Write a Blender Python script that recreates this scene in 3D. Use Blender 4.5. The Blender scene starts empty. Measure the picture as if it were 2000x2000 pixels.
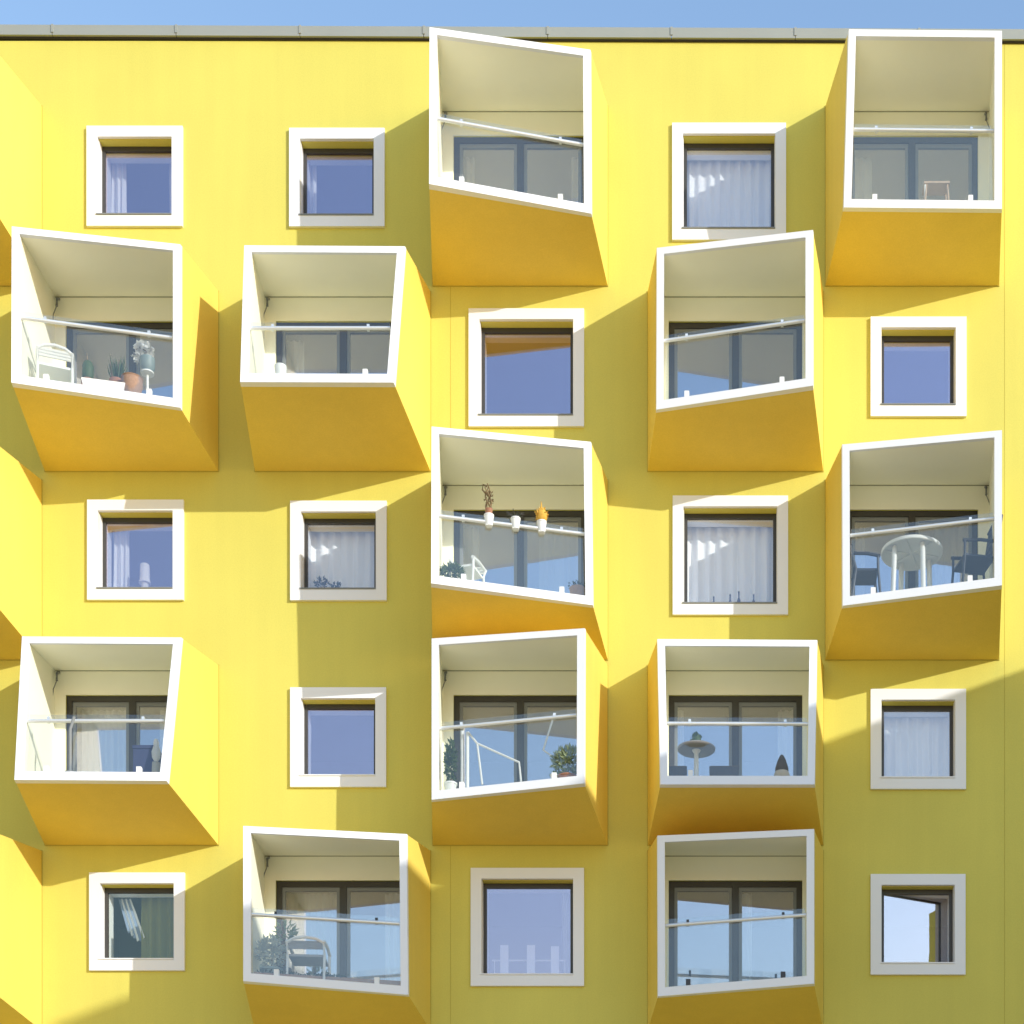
import bpy, math, random
from mathutils import Vector
random.seed(7)
S = bpy.context.scene
COL = S.collection

# ------------------------------------------------------------------ camera
# photograph pixels (2000 x 2000); the facade is parallel to the image plane
PPM = 121.0            # pixels per metre on the facade plane
VX, VY = 1392.0, 2940.0   # where lines leaving the facade converge
GY = 3140.0            # pixel row of the ground line on the facade plane
D = 28.0               # camera distance from the facade
cam = bpy.data.cameras.new('camera')
cam.sensor_width = 36
cam.lens = 36 * D / (2000 / PPM)
cam.shift_x = (1000 - VX) / 2000
cam.shift_y = (VY - 1000) / 2000
cam.clip_end = 2000
co = bpy.data.objects.new('camera', cam)
COL.objects.link(co)
co.location = ((VX - 1000) / PPM, -D, (GY - VY) / PPM)
co.rotation_euler = (math.radians(90), 0, 0)
S.camera = co

# ------------------------------------------------------------------ sky and sun
SUN = Vector((286, -217, 108)).normalized()
elev = math.asin(SUN.z)
azim = math.atan2(SUN.x, SUN.y)
W = bpy.data.worlds.new('World')
S.world = W
W.use_nodes = True
nt = W.node_tree
bg = nt.nodes['Background']
sky = nt.nodes.new('ShaderNodeTexSky')
sky.sky_type = 'NISHITA'
sky.sun_disc = False
sky.sun_elevation = elev
sky.sun_rotation = azim
sky.air_density = 1.9
sky.dust_density = 0.3
sky.ozone_density = 4.0
tint = nt.nodes.new('ShaderNodeMix'); tint.data_type = 'RGBA'; tint.blend_type = 'MULTIPLY'
tint.inputs[0].default_value = 1.0
tint.inputs[7].default_value = (1.03, .95, 1.03, 1)
nt.links.new(sky.outputs[0], tint.inputs[6])
nt.links.new(tint.outputs[2], bg.inputs[0])
bg.inputs[1].default_value = 0.15
sl = bpy.data.lights.new('sun', 'SUN')
sl.energy = 2.0
sl.angle = math.radians(0.4)
sl.color = (1.0, 0.975, 0.92)
so = bpy.data.objects.new('sun', sl)
COL.objects.link(so)
so.rotation_euler = (-SUN).to_track_quat('-Z', 'Y').to_euler()
so.location = SUN * 60
S.view_settings.view_transform = 'Standard'
S.view_settings.look = 'None'
S.view_settings.gamma = 1.0
S.view_settings.use_curve_mapping = False
S.view_settings.exposure = 1.06
S.cycles.max_bounces = 10
S.cycles.diffuse_bounces = 6
S.cycles.glossy_bounces = 5
S.cycles.transparent_max_bounces = 16
S.cycles.use_denoising = True


# ------------------------------------------------------------------ helpers
def P(px, py, d=0.0):
    """photo pixel at a given depth (metres in front of the facade) -> world point"""
    s = D / (D - d)
    return Vector(((VX + (px - VX) / s - 1000) / PPM, -d, (GY - (VY + (py - VY) / s)) / PPM))


def X(px):
    return (px - 1000) / PPM


def Z(py):
    return (GY - py) / PPM


class MB:
    def __init__(self):
        self.v, self.f, self.m = [], [], []
        self.slot = 0

    def face(self, idx):
        self.f.append(tuple(idx)); self.m.append(self.slot)

    def quad(self, *pts):
        n = len(self.v)
        self.v += [tuple(p) for p in pts]
        self.face(range(n, n + len(pts)))

    def hexa(self, a, b):
        """solid between quad a and quad b (same winding)"""
        n = len(self.v)
        self.v += [tuple(p) for p in a] + [tuple(p) for p in b]
        self.face((n + 3, n + 2, n + 1, n)); self.face((n + 4, n + 5, n + 6, n + 7))
        for i in range(4):
            j = (i + 1) % 4
            self.face((n + i, n + j, n + 4 + j, n + 4 + i))

    def box(self, x0, x1, y0, y1, z0, z1):
        self.hexa([(x0, y0, z0), (x1, y0, z0), (x1, y1, z0), (x0, y1, z0)],
                  [(x0, y0, z1), (x1, y0, z1), (x1, y1, z1), (x0, y1, z1)])

    def ring(self, a_out, a_in, b_out, b_in):
        """frame-shaped solid: outer/inner quads at the two ends"""
        n = len(self.v)
        for q in (a_out, a_in, b_out, b_in):
            self.v += [tuple(p) for p in q]
        for i in range(4):
            j = (i + 1) % 4
            self.face((n + i, n + j, n + 4 + j, n + 4 + i))
            self.face((n + 8 + j, n + 8 + i, n + 12 + i, n + 12 + j))
            self.face((n + j, n + i, n + 8 + i, n + 8 + j))
            self.face((n + 4 + i, n + 4 + j, n + 12 + j, n + 12 + i))

    def rring(self, x0, x1, z0, z1, t, y0, y1):
        """rectangular frame, t = (left, right, bottom, top) widths"""
        l, r, b, tp = t
        o = [(x0, z0), (x1, z0), (x1, z1), (x0, z1)]
        i = [(x0 + l, z0 + b), (x1 - r, z0 + b), (x1 - r, z1 - tp), (x0 + l, z1 - tp)]
        q = lambda c, y: [(a, y, e) for a, e in c]
        self.ring(q(o, y0), q(i, y0), q(o, y1), q(i, y1))

    def tube(self, pts, r, n=8, cap=True):
        pts = [Vector(p) for p in pts]
        rs = r if isinstance(r, (list, tuple)) else [r] * len(pts)
        base = len(self.v)
        for k, p in enumerate(pts):
            t = (pts[min(k + 1, len(pts) - 1)] - pts[max(k - 1, 0)]).normalized()
            u = t.cross(Vector((0, 0, 1)) if abs(t.z) < .9 else Vector((1, 0, 0))).normalized()
            w = t.cross(u)
            for i in range(n):
                a = 2 * math.pi * i / n
                self.v.append(tuple(p + (u * math.cos(a) + w * math.sin(a)) * rs[k]))
        for k in range(len(pts) - 1):
            for i in range(n):
                j = (i + 1) % n
                self.face((base + k * n + i, base + k * n + j, base + (k + 1) * n + j, base + (k + 1) * n + i))
        if cap:
            self.face([base + i for i in range(n)][::-1])
            self.face([base + (len(pts) - 1) * n + i for i in range(n)])

    def lathe(self, prof, c=(0, 0, 0), n=20, sx=1, sy=1):
        base = len(self.v)
        for r, z in prof:
            for i in range(n):
                a = 2 * math.pi * i / n
                self.v.append((c[0] + r * sx * math.cos(a), c[1] + r * sy * math.sin(a), c[2] + z))
        for k in range(len(prof) - 1):
            for i in range(n):
                j = (i + 1) % n
                self.face((base + k * n + i, base + k * n + j, base + (k + 1) * n + j, base + (k + 1) * n + i))
        self.face([base + i for i in range(n)][::-1])
        self.face([base + (len(prof) - 1) * n + i for i in range(n)])

    def leaf(self, p, d, w, bend=.3):
        p = Vector(p); d = Vector(d)
        side = d.cross(Vector((random.uniform(-1, 1), random.uniform(-1, 1), random.uniform(-1, 1))))
        if side.length < 1e-6:
            side = Vector((1, 0, 0))
        side = side.normalized() * w
        up = side.cross(d).normalized() * d.length * bend
        n = len(self.v)
        self.v += [tuple(p), tuple(p + d * .45 + side + up * .5), tuple(p + d), tuple(p + d * .45 - side + up * .5)]
        self.face((n, n + 1, n + 2)); self.face((n, n + 2, n + 3))

    def bush(self, c, rad, n, size):
        for _ in range(n):
            while True:
                q = Vector((random.uniform(-1, 1), random.uniform(-1, 1), random.uniform(-1, 1)))
                if q.length < 1:
                    break
            p = Vector((c[0] + q.x * rad[0], c[1] + q.y * rad[1], c[2] + q.z * rad[2]))
            dr = (q + Vector((random.uniform(-.6, .6), random.uniform(-.6, .6), random.uniform(-.2, .8)))).normalized()
            self.leaf(p, dr * size * random.uniform(.6, 1.3), size * random.uniform(.2, .35))

    def build(self, name, mats, parent=None, smooth=False):
        me = bpy.data.meshes.new(name)
        me.from_pydata(self.v, [], self.f)
        if not isinstance(mats, (list, tuple)):
            mats = [mats]
        for m in mats:
            me.materials.append(m)
        me.polygons.foreach_set('material_index', self.m)
        if smooth:
            me.polygons.foreach_set('use_smooth', [True] * len(me.polygons))
        import bmesh
        bm = bmesh.new(); bm.from_mesh(me)
        bmesh.ops.recalc_face_normals(bm, faces=bm.faces)
        bm.to_mesh(me); bm.free()
        if smooth:
            me.set_sharp_from_angle(angle=math.radians(40))
        o = bpy.data.objects.new(name, me)
        COL.objects.link(o)
        if parent:
            o.parent = parent
        return o


def tag(o, label, cat, group=None, kind=None):
    if label: o['label'] = label
    if cat: o['category'] = cat
    if group: o['group'] = group
    if kind: o['kind'] = kind
    return o


def thing(name, label, cat, loc, group=None, rz=0.0):
    o = bpy.data.objects.new(name, None)
    o.empty_display_size = .2
    COL.objects.link(o)
    o.location = loc
    o.rotation_euler = (0, 0, rz)
    return tag(o, label, cat, group)


# ------------------------------------------------------------------ materials
def mat(name, col, rough=.6, metal=0.0, noise=0.0, nscale=3.0, bump=0.0, bscale=120.0, spec=.5, trans=0.0):
    m = bpy.data.materials.new(name)
    m.use_nodes = True
    t = m.node_tree
    b = t.nodes['Principled BSDF']
    b.inputs['Base Color'].default_value = (*col, 1)
    b.inputs['Roughness'].default_value = rough
    b.inputs['Metallic'].default_value = metal
    b.inputs['Specular IOR Level'].default_value = spec
    if noise or bump:
        tc = t.nodes.new('ShaderNodeTexCoord')
    if noise:
        n = t.nodes.new('ShaderNodeTexNoise')
        n.inputs['Scale'].default_value = nscale
        n.inputs['Detail'].default_value = 6
        t.links.new(tc.outputs['Object'], n.inputs['Vector'])
        mx = t.nodes.new('ShaderNodeMix'); mx.data_type = 'RGBA'
        mx.inputs[6].default_value = (*[c * (1 - noise) for c in col], 1)
        mx.inputs[7].default_value = (*[min(1, c * (1 + noise)) for c in col], 1)
        t.links.new(n.outputs['Fac'], mx.inputs[0])
        t.links.new(mx.outputs[2], b.inputs['Base Color'])
    if bump:
        n2 = t.nodes.new('ShaderNodeTexNoise')
        n2.inputs['Scale'].default_value = bscale
        n2.inputs['Detail'].default_value = 4
        t.links.new(tc.outputs['Object'], n2.inputs['Vector'])
        bp = t.nodes.new('ShaderNodeBump')
        bp.inputs['Strength'].default_value = bump
        bp.inputs['Distance'].default_value = .01
        t.links.new(n2.outputs['Fac'], bp.inputs['Height'])
        t.links.new(bp.outputs[0], b.inputs['Normal'])
    if trans:
        # thin cloth / leaf: part of the light passes through
        tr = t.nodes.new('ShaderNodeBsdfTranslucent')
        tr.inputs[0].default_value = (*col, 1)
        ms = t.nodes.new('ShaderNodeMixShader')
        ms.inputs[0].default_value = trans
        out = t.nodes['Material Output']
        t.links.new(b.outputs[0], ms.inputs[1]); t.links.new(tr.outputs[0], ms.inputs[2])
        t.links.new(ms.outputs[0], out.inputs[0])
    return m


def glass(name, base, tint=(1, 1, 1), refl=(1, 1, 1), wave=0.0):
    m = bpy.data.materials.new(name)
    m.use_nodes = True
    t = m.node_tree
    t.nodes.remove(t.nodes['Principled BSDF'])
    tr = t.nodes.new('ShaderNodeBsdfTransparent'); tr.inputs[0].default_value = (*tint, 1)
    gl = t.nodes.new('ShaderNodeBsdfGlossy'); gl.inputs['Roughness'].default_value = 0.0
    gl.inputs['Color'].default_value = (*refl, 1)
    lw = t.nodes.new('ShaderNodeLayerWeight'); lw.inputs[0].default_value = .5
    fp = t.nodes.new('ShaderNodeMath'); fp.operation = 'POWER'; fp.inputs[1].default_value = 5
    t.links.new(lw.outputs['Facing'], fp.inputs[0])
    fr = t.nodes.new('ShaderNodeMath'); fr.operation = 'MULTIPLY_ADD'
    fr.inputs[1].default_value = .96; fr.inputs[2].default_value = .04
    t.links.new(fp.outputs[0], fr.inputs[0])
    ma = t.nodes.new('ShaderNodeMath'); ma.operation = 'MULTIPLY_ADD'
    ma.inputs[1].default_value = 1 - base; ma.inputs[2].default_value = base
    t.links.new(fr.outputs[0], ma.inputs[0])
    if wave:
        tc = t.nodes.new('ShaderNodeTexCoord')
        n = t.nodes.new('ShaderNodeTexNoise'); n.inputs['Scale'].default_value = 1.3
        t.links.new(tc.outputs['Object'], n.inputs['Vector'])
        bp = t.nodes.new('ShaderNodeBump'); bp.inputs['Strength'].default_value = wave
        bp.inputs['Distance'].default_value = .02
        t.links.new(n.outputs['Fac'], bp.inputs['Height'])
        t.links.new(bp.outputs[0], gl.inputs['Normal'])
    ms = t.nodes.new('ShaderNodeMixShader')
    t.links.new(ma.outputs[0], ms.inputs[0])
    t.links.new(tr.outputs[0], ms.inputs[1]); t.links.new(gl.outputs[0], ms.inputs[2])
    t.links.new(ms.outputs[0], t.nodes['Material Output'].inputs[0])
    return m


def render_mat(name, col):
    """painted render: broad patches, faint rain streaks, fine grain"""
    m = mat(name, col, .72, spec=.3)
    t = m.node_tree; b = t.nodes['Principled BSDF']
    tc = t.nodes.new('ShaderNodeTexCoord')

    def noise(scale, vec, detail=5):
        mp = t.nodes.new('ShaderNodeMapping'); mp.inputs['Scale'].default_value = vec
        n = t.nodes.new('ShaderNodeTexNoise'); n.inputs['Scale'].default_value = scale; n.inputs['Detail'].default_value = detail
        t.links.new(tc.outputs['Object'], mp.inputs[0]); t.links.new(mp.outputs[0], n.inputs['Vector'])
        return n.outputs['Fac']

    def blend(prev, fac, lo, hi, amt):
        r = t.nodes.new('ShaderNodeMapRange')
        r.inputs[1].default_value = lo; r.inputs[2].default_value = hi
        r.inputs[3].default_value = 1 - amt; r.inputs[4].default_value = 1.0 + amt * .35
        t.links.new(fac, r.inputs[0])
        mx = t.nodes.new('ShaderNodeMix'); mx.data_type = 'RGBA'; mx.blend_type = 'MULTIPLY'; mx.inputs[0].default_value = 1
        if prev is None: mx.inputs[6].default_value = (*col, 1)
        else: t.links.new(prev, mx.inputs[6])
        cb = t.nodes.new('ShaderNodeCombineColor')
        for i in range(3): t.links.new(r.outputs[0], cb.inputs[i])
        t.links.new(cb.outputs[0], mx.inputs[7])
        return mx.outputs[2]
    c = blend(None, noise(.55, (1, 1, .8)), .35, .65, .05)
    c = blend(c, noise(2.2, (2.2, 2.2, .12), 7), .4, .7, .022)
    c = blend(c, noise(45, (1, 1, 1), 3), .3, .7, .05)
    t.links.new(c, b.inputs['Base Color'])
    bp = t.nodes.new('ShaderNodeBump'); bp.inputs['Strength'].default_value = .18; bp.inputs['Distance'].default_value = .01
    t.links.new(noise(70, (1, 1, 1), 4), bp.inputs['Height']); t.links.new(bp.outputs[0], b.inputs['Normal'])
    return m


YELLOW = render_mat('yellow_render', (.655, .588, .122))
BOXBOUNCE = render_mat('balcony_bounce_yellow', (.82, .615, .120))  # wall yellow with the warm bounce light on the boxes put into the colour
WHITE = mat('white_paint', (.80, .81, .84), .45, noise=.02, nscale=2, spec=.4)
CREAM = mat('cream_lining', (.92, .905, .745), .7, noise=.02, nscale=1.5, spec=.3)
DARK = mat('dark_window_frame', (.045, .042, .038), .4)
SASH = mat('grey_sash', (.20, .21, .21), .45)
STEEL = mat('brushed_steel', (.78, .80, .81), .38, metal=.6)
ZINC = mat('zinc_fascia', (.34, .35, .31), .5, metal=.25, noise=.06, nscale=2)
GAP = mat('dark_gap', (.03, .027, .025), .8)
JOINT = mat('joint_sealant', (.30, .29, .20), .9)
YJOINT_SHADE = mat('render_joint', (.46, .38, .06), .85)  # wall joints, and the painted shadow line around each box
ROOM = mat('room_plaster', (.36, .35, .32), .9, noise=.1, nscale=.8)
PANE = glass('window_glass', .28, (.96, .98, .98), (.98, .84, 1.0), wave=.03)
MIDPANE = glass('curtained_window_glass', .14, (.98, .99, .99), (1.0, .93, 1.0), wave=.03)
DARKPANE = glass('low_window_glass', .035, (.97, .99, .97), (.9, .95, .9), wave=.03)
CLEAR = glass('clear_window_glass', .08, (.98, .99, .99), (1.0, .92, 1.0), wave=.03)
DOORPANE = glass('door_glass', .32, (.93, .96, .96), (.98, .93, 1.0), wave=.02)
BALU = glass('balustrade_glass', .05, (.975, .985, .98), (1.0, .97, .92))
CURT = mat('white_curtain', (.93, .935, .94), .9, noise=.03, nscale=4, trans=.1)
GREENSHEER = mat('green_sheer', (.27, .28, .10), .9, noise=.1, nscale=4, trans=.3)
SHEER = mat('sheer_curtain', (.70, .74, .70), .9, noise=.03, nscale=4, trans=.45)
GROUND = mat('paving', (.64, .46, .27), .9, noise=.2, nscale=.3)
ROOF = mat('roof_felt', (.08, .08, .08), .9)
PLASTIC = mat('white_plastic', (.80, .80, .78), .4)
CHARCOAL = mat('charcoal_metal', (.035, .037, .045), .45)
SLATS = mat('weathered_frame', (.68, .68, .67), .7, noise=.1, nscale=8)
GREYWOOD = mat('grey_slats', (.30, .30, .315), .7, noise=.15, nscale=8)
TERRA = mat('terracotta', (.36, .17, .10), .85, noise=.1, nscale=9)
WICKER = mat('brown_wicker', (.33, .21, .15), .9, noise=.25, nscale=30, bump=.5, bscale=60)
POTGREY = mat('grey_green_pot', (.20, .25, .24), .5, noise=.1, nscale=8)
LEAF = mat('leaf_green', (.075, .12, .03), .6, noise=.3, nscale=5, trans=.25)
LEAFPALE = mat('leaf_grey_green', (.27, .33, .19), .6, noise=.4, nscale=6, trans=.25)
LEAFGLARE = mat('leaf_glare', (.46, .49, .44), .6, noise=.4, nscale=6, trans=.25)  # leaf green paled to carry the glare lying over the plant
LEAFDARK = mat('leaf_dark', (.03, .05, .022), .6, noise=.3, nscale=5, trans=.2)
DRY = mat('dry_stem', (.20, .14, .07), .9, noise=.3, nscale=12)
OCHRE = mat('ochre_plant', (.62, .36, .05), .8, noise=.2, nscale=14)
PETAL = mat('white_petal', (.80, .79, .76), .7, trans=.3)
BLUE = mat('navy_fabric', (.05, .06, .13), .85)
SAIL = mat('grey_stone', (.10, .10, .10), .85, noise=.15, nscale=10)
STONE = mat('light_stone', (.42, .40, .34), .85, noise=.15, nscale=10)
WOOD = mat('pale_wood', (.45, .33, .22), .7, noise=.15, nscale=10)
PLUM = mat('dark_glass_bottle', (.035, .04, .075), .2)
SHADE = mat('lamp_shade', (.78, .76, .70), .8)
TOWELA = mat('towel_white', (.74, .75, .78), .95)
TOWELB = mat('towel_blue', (.20, .26, .40), .95)

# ------------------------------------------------------------------ layout data
COLX = {0: (-260, 82), 1: (88, 427), 2: (498, 841), 3: (845, 1187), 4: (1265, 1608), 5: (1612, 1951)}
ROWB = {1: 559, 2: 921, 3: 1289, 4: 1651, 5: 2013}
H = 351
# front corners TL TR BR BL, their outreach (s - 1), rail heights (left, right)
BALC = {
    (1, 3): ([(839, 53), (1153, 97), (1155, 417), (838, 359)], [.0715, .0513, .0495, .0700], (232, 283)),
    (1, 5): ([(1658, 57), (1957, 60), (1957, 408), (1648, 405)], [.0693, .0684, .0528, .0538], (253, 256)),
    (2, 1): ([(23, 442), (352, 477), (352, 796), (22, 747)], [.0722, .0520, .0505, .0708], (620, 660)),
    (2, 2): ([(477, 479), (791, 481), (769, 747), (469, 746)], [.0502, .0496, .0697, .0703], (641, 641)),
    (2, 4): ([(1283, 484), (1588, 449), (1588, 753), (1282, 800)], [.0480, .0671, .0675, .0484], (666, 626)),
    (3, 3): ([(843, 833), (1154, 863), (1158, 1182), (842, 1139)], [.0727, .0520, .0495, .0706], (1008, 1043)),
    (3, 5): ([(1645, 868), (1957, 840), (1957, 1143), (1646, 1183)], [.0487, .0680, .0687, .0496], (1046, 1013)),
    (4, 1): ([(43, 1243), (354, 1245), (325, 1525), (28, 1523)], [.0532, .0513, .0710, .0728], (1408, 1408)),
    (4, 3): ([(843, 1247), (1142, 1227), (1141, 1530), (843, 1562)], [.0494, .0676, .0685, .0503], (1423, 1397)),
    (4, 4): ([(1284, 1248), (1596, 1250), (1591, 1532), (1290, 1532)], [.0482, .0475, .0670, .0678], (1413, 1414)),
    (5, 2): ([(475, 1613), (794, 1629), (797, 1943), (475, 1916)], [.0661, .0460, .0476, .0678], (1786, 1804)),
    (5, 4): ([(1284, 1632), (1590, 1619), (1590, 1921), (1285, 1946)], [.0444, .0619, .0656, .0483], (1808, 1787)),
}
# the boxes whose flank reaches into the left edge of the picture
for r in (1, 3, 5):
    x0, x1 = COLX[0]; yb = ROWB[r]; yt = yb - H
    e = [.069, .069, .069, .069]
    q = [(x0 + e[0] * (x0 - VX + 480), yt - e[0] * (VY - yt - 567)), (x1 + e[1] * (x1 - VX - 470), yt - e[1] * (VY - yt - 567)),
         (x1 + e[2] * (x1 - VX - 470), yb - e[2] * (VY - yb + 477)), (x0 + e[3] * (x0 - VX + 480), yb - e[3] * (VY - yb + 477))]
    BALC[(r, 0)] = (q, e, (q[3][1] - 130, q[2][1] - 130))
# outer trim x0 y0 x1 y1
WIN = {
    (1, 1): (171, 250, 358, 445), (1, 2): (566, 254, 752, 446), (1, 4): (1313, 244, 1535, 472),
    (2, 3): (916, 606, 1141, 836), (2, 5): (1700, 622, 1887, 816),
    (3, 1): (172, 979, 360, 1174), (3, 2): (568, 981, 756, 1175), (3, 4): (1314, 971, 1539, 1203),
    (4, 2): (568, 1345, 755, 1539), (4, 5): (1700, 1348, 1886, 1543),
    (5, 1): (176, 1706, 362, 1897), (5, 3): (920, 1697, 1141, 1927), (5, 5): (1700, 1709, 1885, 1905),
}
TRIM = 21
WALLT = .25

# ------------------------------------------------------------------ ground
g = MB(); g.quad((-400, -400, 0), (400, -400, 0), (400, 400, 0), (-400, 400, 0))
tag(g.build('ground', GROUND), None, None, kind='structure')

# ------------------------------------------------------------------ building
bld = thing('apartment_building', 'bright yellow apartment building with skewed box balconies and white framed windows',
            'building', (0, 0, 0))
XL, XR = X(-900), X(3400)
holes = []
for k, (q, e, rl) in BALC.items():
    x0, x1 = COLX[k[1]]; yb = ROWB[k[0]]
    holes.append((X(x0 + 41), X(x1 - 41), Z(yb - 16), Z(yb - H + 58)))
for k, (a, b, c, d) in WIN.items():
    holes.append((X(a + TRIM), X(c - TRIM), Z(d - TRIM), Z(b + TRIM)))
ROOFZ = Z(80)
xs = sorted({XL, XR} | {round(h[i], 4) for h in holes for i in (0, 1)})
zs = sorted({0.0, ROOFZ} | {round(h[i], 4) for h in holes for i in (2, 3)})
w = MB()
vi = {}


def gv(i, j, y):
    if (i, j, y) not in vi:
        vi[(i, j, y)] = len(w.v)
        w.v.append((xs[i], y, zs[j]))
    return vi[(i, j, y)]


solid = {}
for i in range(len(xs) - 1):
    for j in range(len(zs) - 1):
        cx, cz = (xs[i] + xs[i + 1]) / 2, (zs[j] + zs[j + 1]) / 2
        solid[(i, j)] = not any(h[0] < cx < h[1] and h[2] < cz < h[3] for h in holes)
for (i, j), sld in solid.items():
    if not sld:
        continue
    w.face((gv(i, j, 0), gv(i + 1, j, 0), gv(i + 1, j + 1, 0), gv(i, j + 1, 0)))
    w.face((gv(i, j, WALLT), gv(i, j + 1, WALLT), gv(i + 1, j + 1, WALLT), gv(i + 1, j, WALLT)))
    for di, dj, e1, e2 in ((-1, 0, (i, j), (i, j + 1)), (1, 0, (i + 1, j), (i + 1, j + 1)),
                           (0, -1, (i, j), (i + 1, j)), (0, 1, (i, j + 1), (i + 1, j + 1))):
        if not solid.get((i + di, j + dj), False):
            w.face((gv(*e1, 0), gv(*e2, 0), gv(*e2, WALLT), gv(*e1, WALLT)))
w.build('facade_wall', YELLOW, bld)

# roof slab, gap and fascia panels (the roof edge falls slightly to the right)
r = MB(); r.box(XL, XR, WALLT + .01, 14, ROOFZ - .3, ROOFZ + .05); r.build('roof_slab', ROOF, bld)
r = MB(); r.box(XL, XR, 13.7, 14.0 - .01, 0, ROOFZ - .31); r.build('rear_wall', YELLOW, bld)
r = MB(); r.box(XL, XL + .25, WALLT + .01, 13.69, 0, ROOFZ - .31); r.build('end_wall', YELLOW, bld)


def edge(px, py0):
    return Z(py0 + 9 * px / 2000)


gp = MB()
gp.hexa([(XL, -.03, edge(-900, 77)), (XR, -.03, edge(3400, 77)), (XR, .3, edge(3400, 77)), (XL, .3, edge(-900, 77))],
        [(XL, -.03, edge(-900, 72)), (XR, -.03, edge(3400, 72)), (XR, .3, edge(3400, 72)), (XL, .3, edge(-900, 72))])
gp.build('shadow_gap', GAP, bld)
px = 105 - 241.3 * 4
while px < 3400:
    f = MB()
    a, b = px + .6, px + 240.7
    y0, y1 = -.07, .33
    f.hexa([(X(a), y0, edge(a, 74.5)), (X(b), y0, edge(b, 74.5)), (X(b), y1, edge(b, 74.5)), (X(a), y1, edge(a, 74.5))],
           [(X(a), y0, edge(a, 55)), (X(b), y0, edge(b, 55)), (X(b), y1, edge(b, 55)), (X(a), y1, edge(a, 55))])
    f.build('fascia_panel', ZINC, bld)
    s_ = MB()
    s_.hexa([(X(a - 2.5), y0 - .012, edge(a, 70)), (X(a + 2), y0 - .012, edge(a, 70)), (X(a + 2), y0 + .01, edge(a, 70)), (X(a - 2.5), y0 + .01, edge(a, 70))],
            [(X(a - 2.5), y0 - .012, edge(a, 54.5)), (X(a + 2), y0 - .012, edge(a, 54.5)), (X(a + 2), y0 + .01, edge(a, 54.5)), (X(a - 2.5), y0 + .01, edge(a, 54.5))])
    s_.build('fascia_seam', ZINC, bld)
    px += 241.3

# the wing standing out to the right, which shades the lower part of the facade
wx = 3400
wz = Z(1330 - .367 * (wx - 2000))
wl = (wx - 99) * 217 / 286 / PPM
r = MB()
za, zb = wz + .18, wz + .5
wa, wb = X(wx), X(wx) + 12
r.hexa([(wa, -wl, 0), (wb, -wl, 0), (wb, -.002, 0), (wa, -.002, 0)], [(wa, -wl, zb), (wb, -wl, zb), (wb, -.002, za), (wa, -.002, za)])
wing = r.build('side_wing', YELLOW, bld)
for yy, zz in ((-17.2, 13.2), (-12.6, 13.2), (-17.0, 10.2), (-8.0, 13.2), (-12.4, 7.2), (-8.2, 10.2)):
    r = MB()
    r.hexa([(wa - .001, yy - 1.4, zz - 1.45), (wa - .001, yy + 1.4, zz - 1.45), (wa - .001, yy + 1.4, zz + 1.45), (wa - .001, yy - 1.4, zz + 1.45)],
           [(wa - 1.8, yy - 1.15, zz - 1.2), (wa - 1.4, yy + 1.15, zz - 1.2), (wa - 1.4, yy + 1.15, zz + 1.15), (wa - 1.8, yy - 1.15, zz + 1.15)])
    r.build('wing_balcony', BOXBOUNCE, wing)
    q0 = [Vector((wa - 1.80, yy - 1.16, zz - 1.21)), Vector((wa - 1.40, yy + 1.16, zz - 1.21)), Vector((wa - 1.40, yy + 1.16, zz + 1.16)), Vector((wa - 1.80, yy - 1.16, zz + 1.16))]
    cq = sum(q0, Vector()) / 4
    q1 = [v + (cq - v) * .1 for v in q0]
    ov = Vector((-.06, 0, 0))
    r = MB(); r.ring([v + ov for v in q0], [v + ov for v in q1], [v - ov * .5 for v in q0], [v - ov * .5 for v in q1])
    r.build('wing_balcony_frame', WHITE, wing)
# fine vertical joints in the render
for jx in (880, 1962):
    r = MB(); r.box(X(jx) - .004, X(jx) + .004, -.002, .01, 0, ROOFZ - .02); r.build('render_joint', YJOINT_SHADE, bld)


# rooms behind every opening
def room(k, parent):
    x0, x1 = COLX[k[1]]; yb = ROWB[k[0]]
    a, b, c, d = X(x0 + 3), X(x1 - 3), Z(yb + 2), Z(yb - H + 12)
    y0, y1 = WALLT + .004, 3.4
    m = MB()
    m.quad((a, y1, c), (b, y1, c), (b, y1, d), (a, y1, d))
    m.quad((a, y0, c), (a, y1, c), (a, y1, d), (a, y0, d))
    m.quad((b, y0, c), (b, y1, c), (b, y1, d), (b, y0, d))
    m.quad((a, y0, c), (b, y0, c), (b, y1, c), (a, y1, c))
    m.quad((a, y0, d), (b, y0, d), (b, y1, d), (a, y1, d))
    m.build('room_shell', ROOM, parent)


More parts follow.
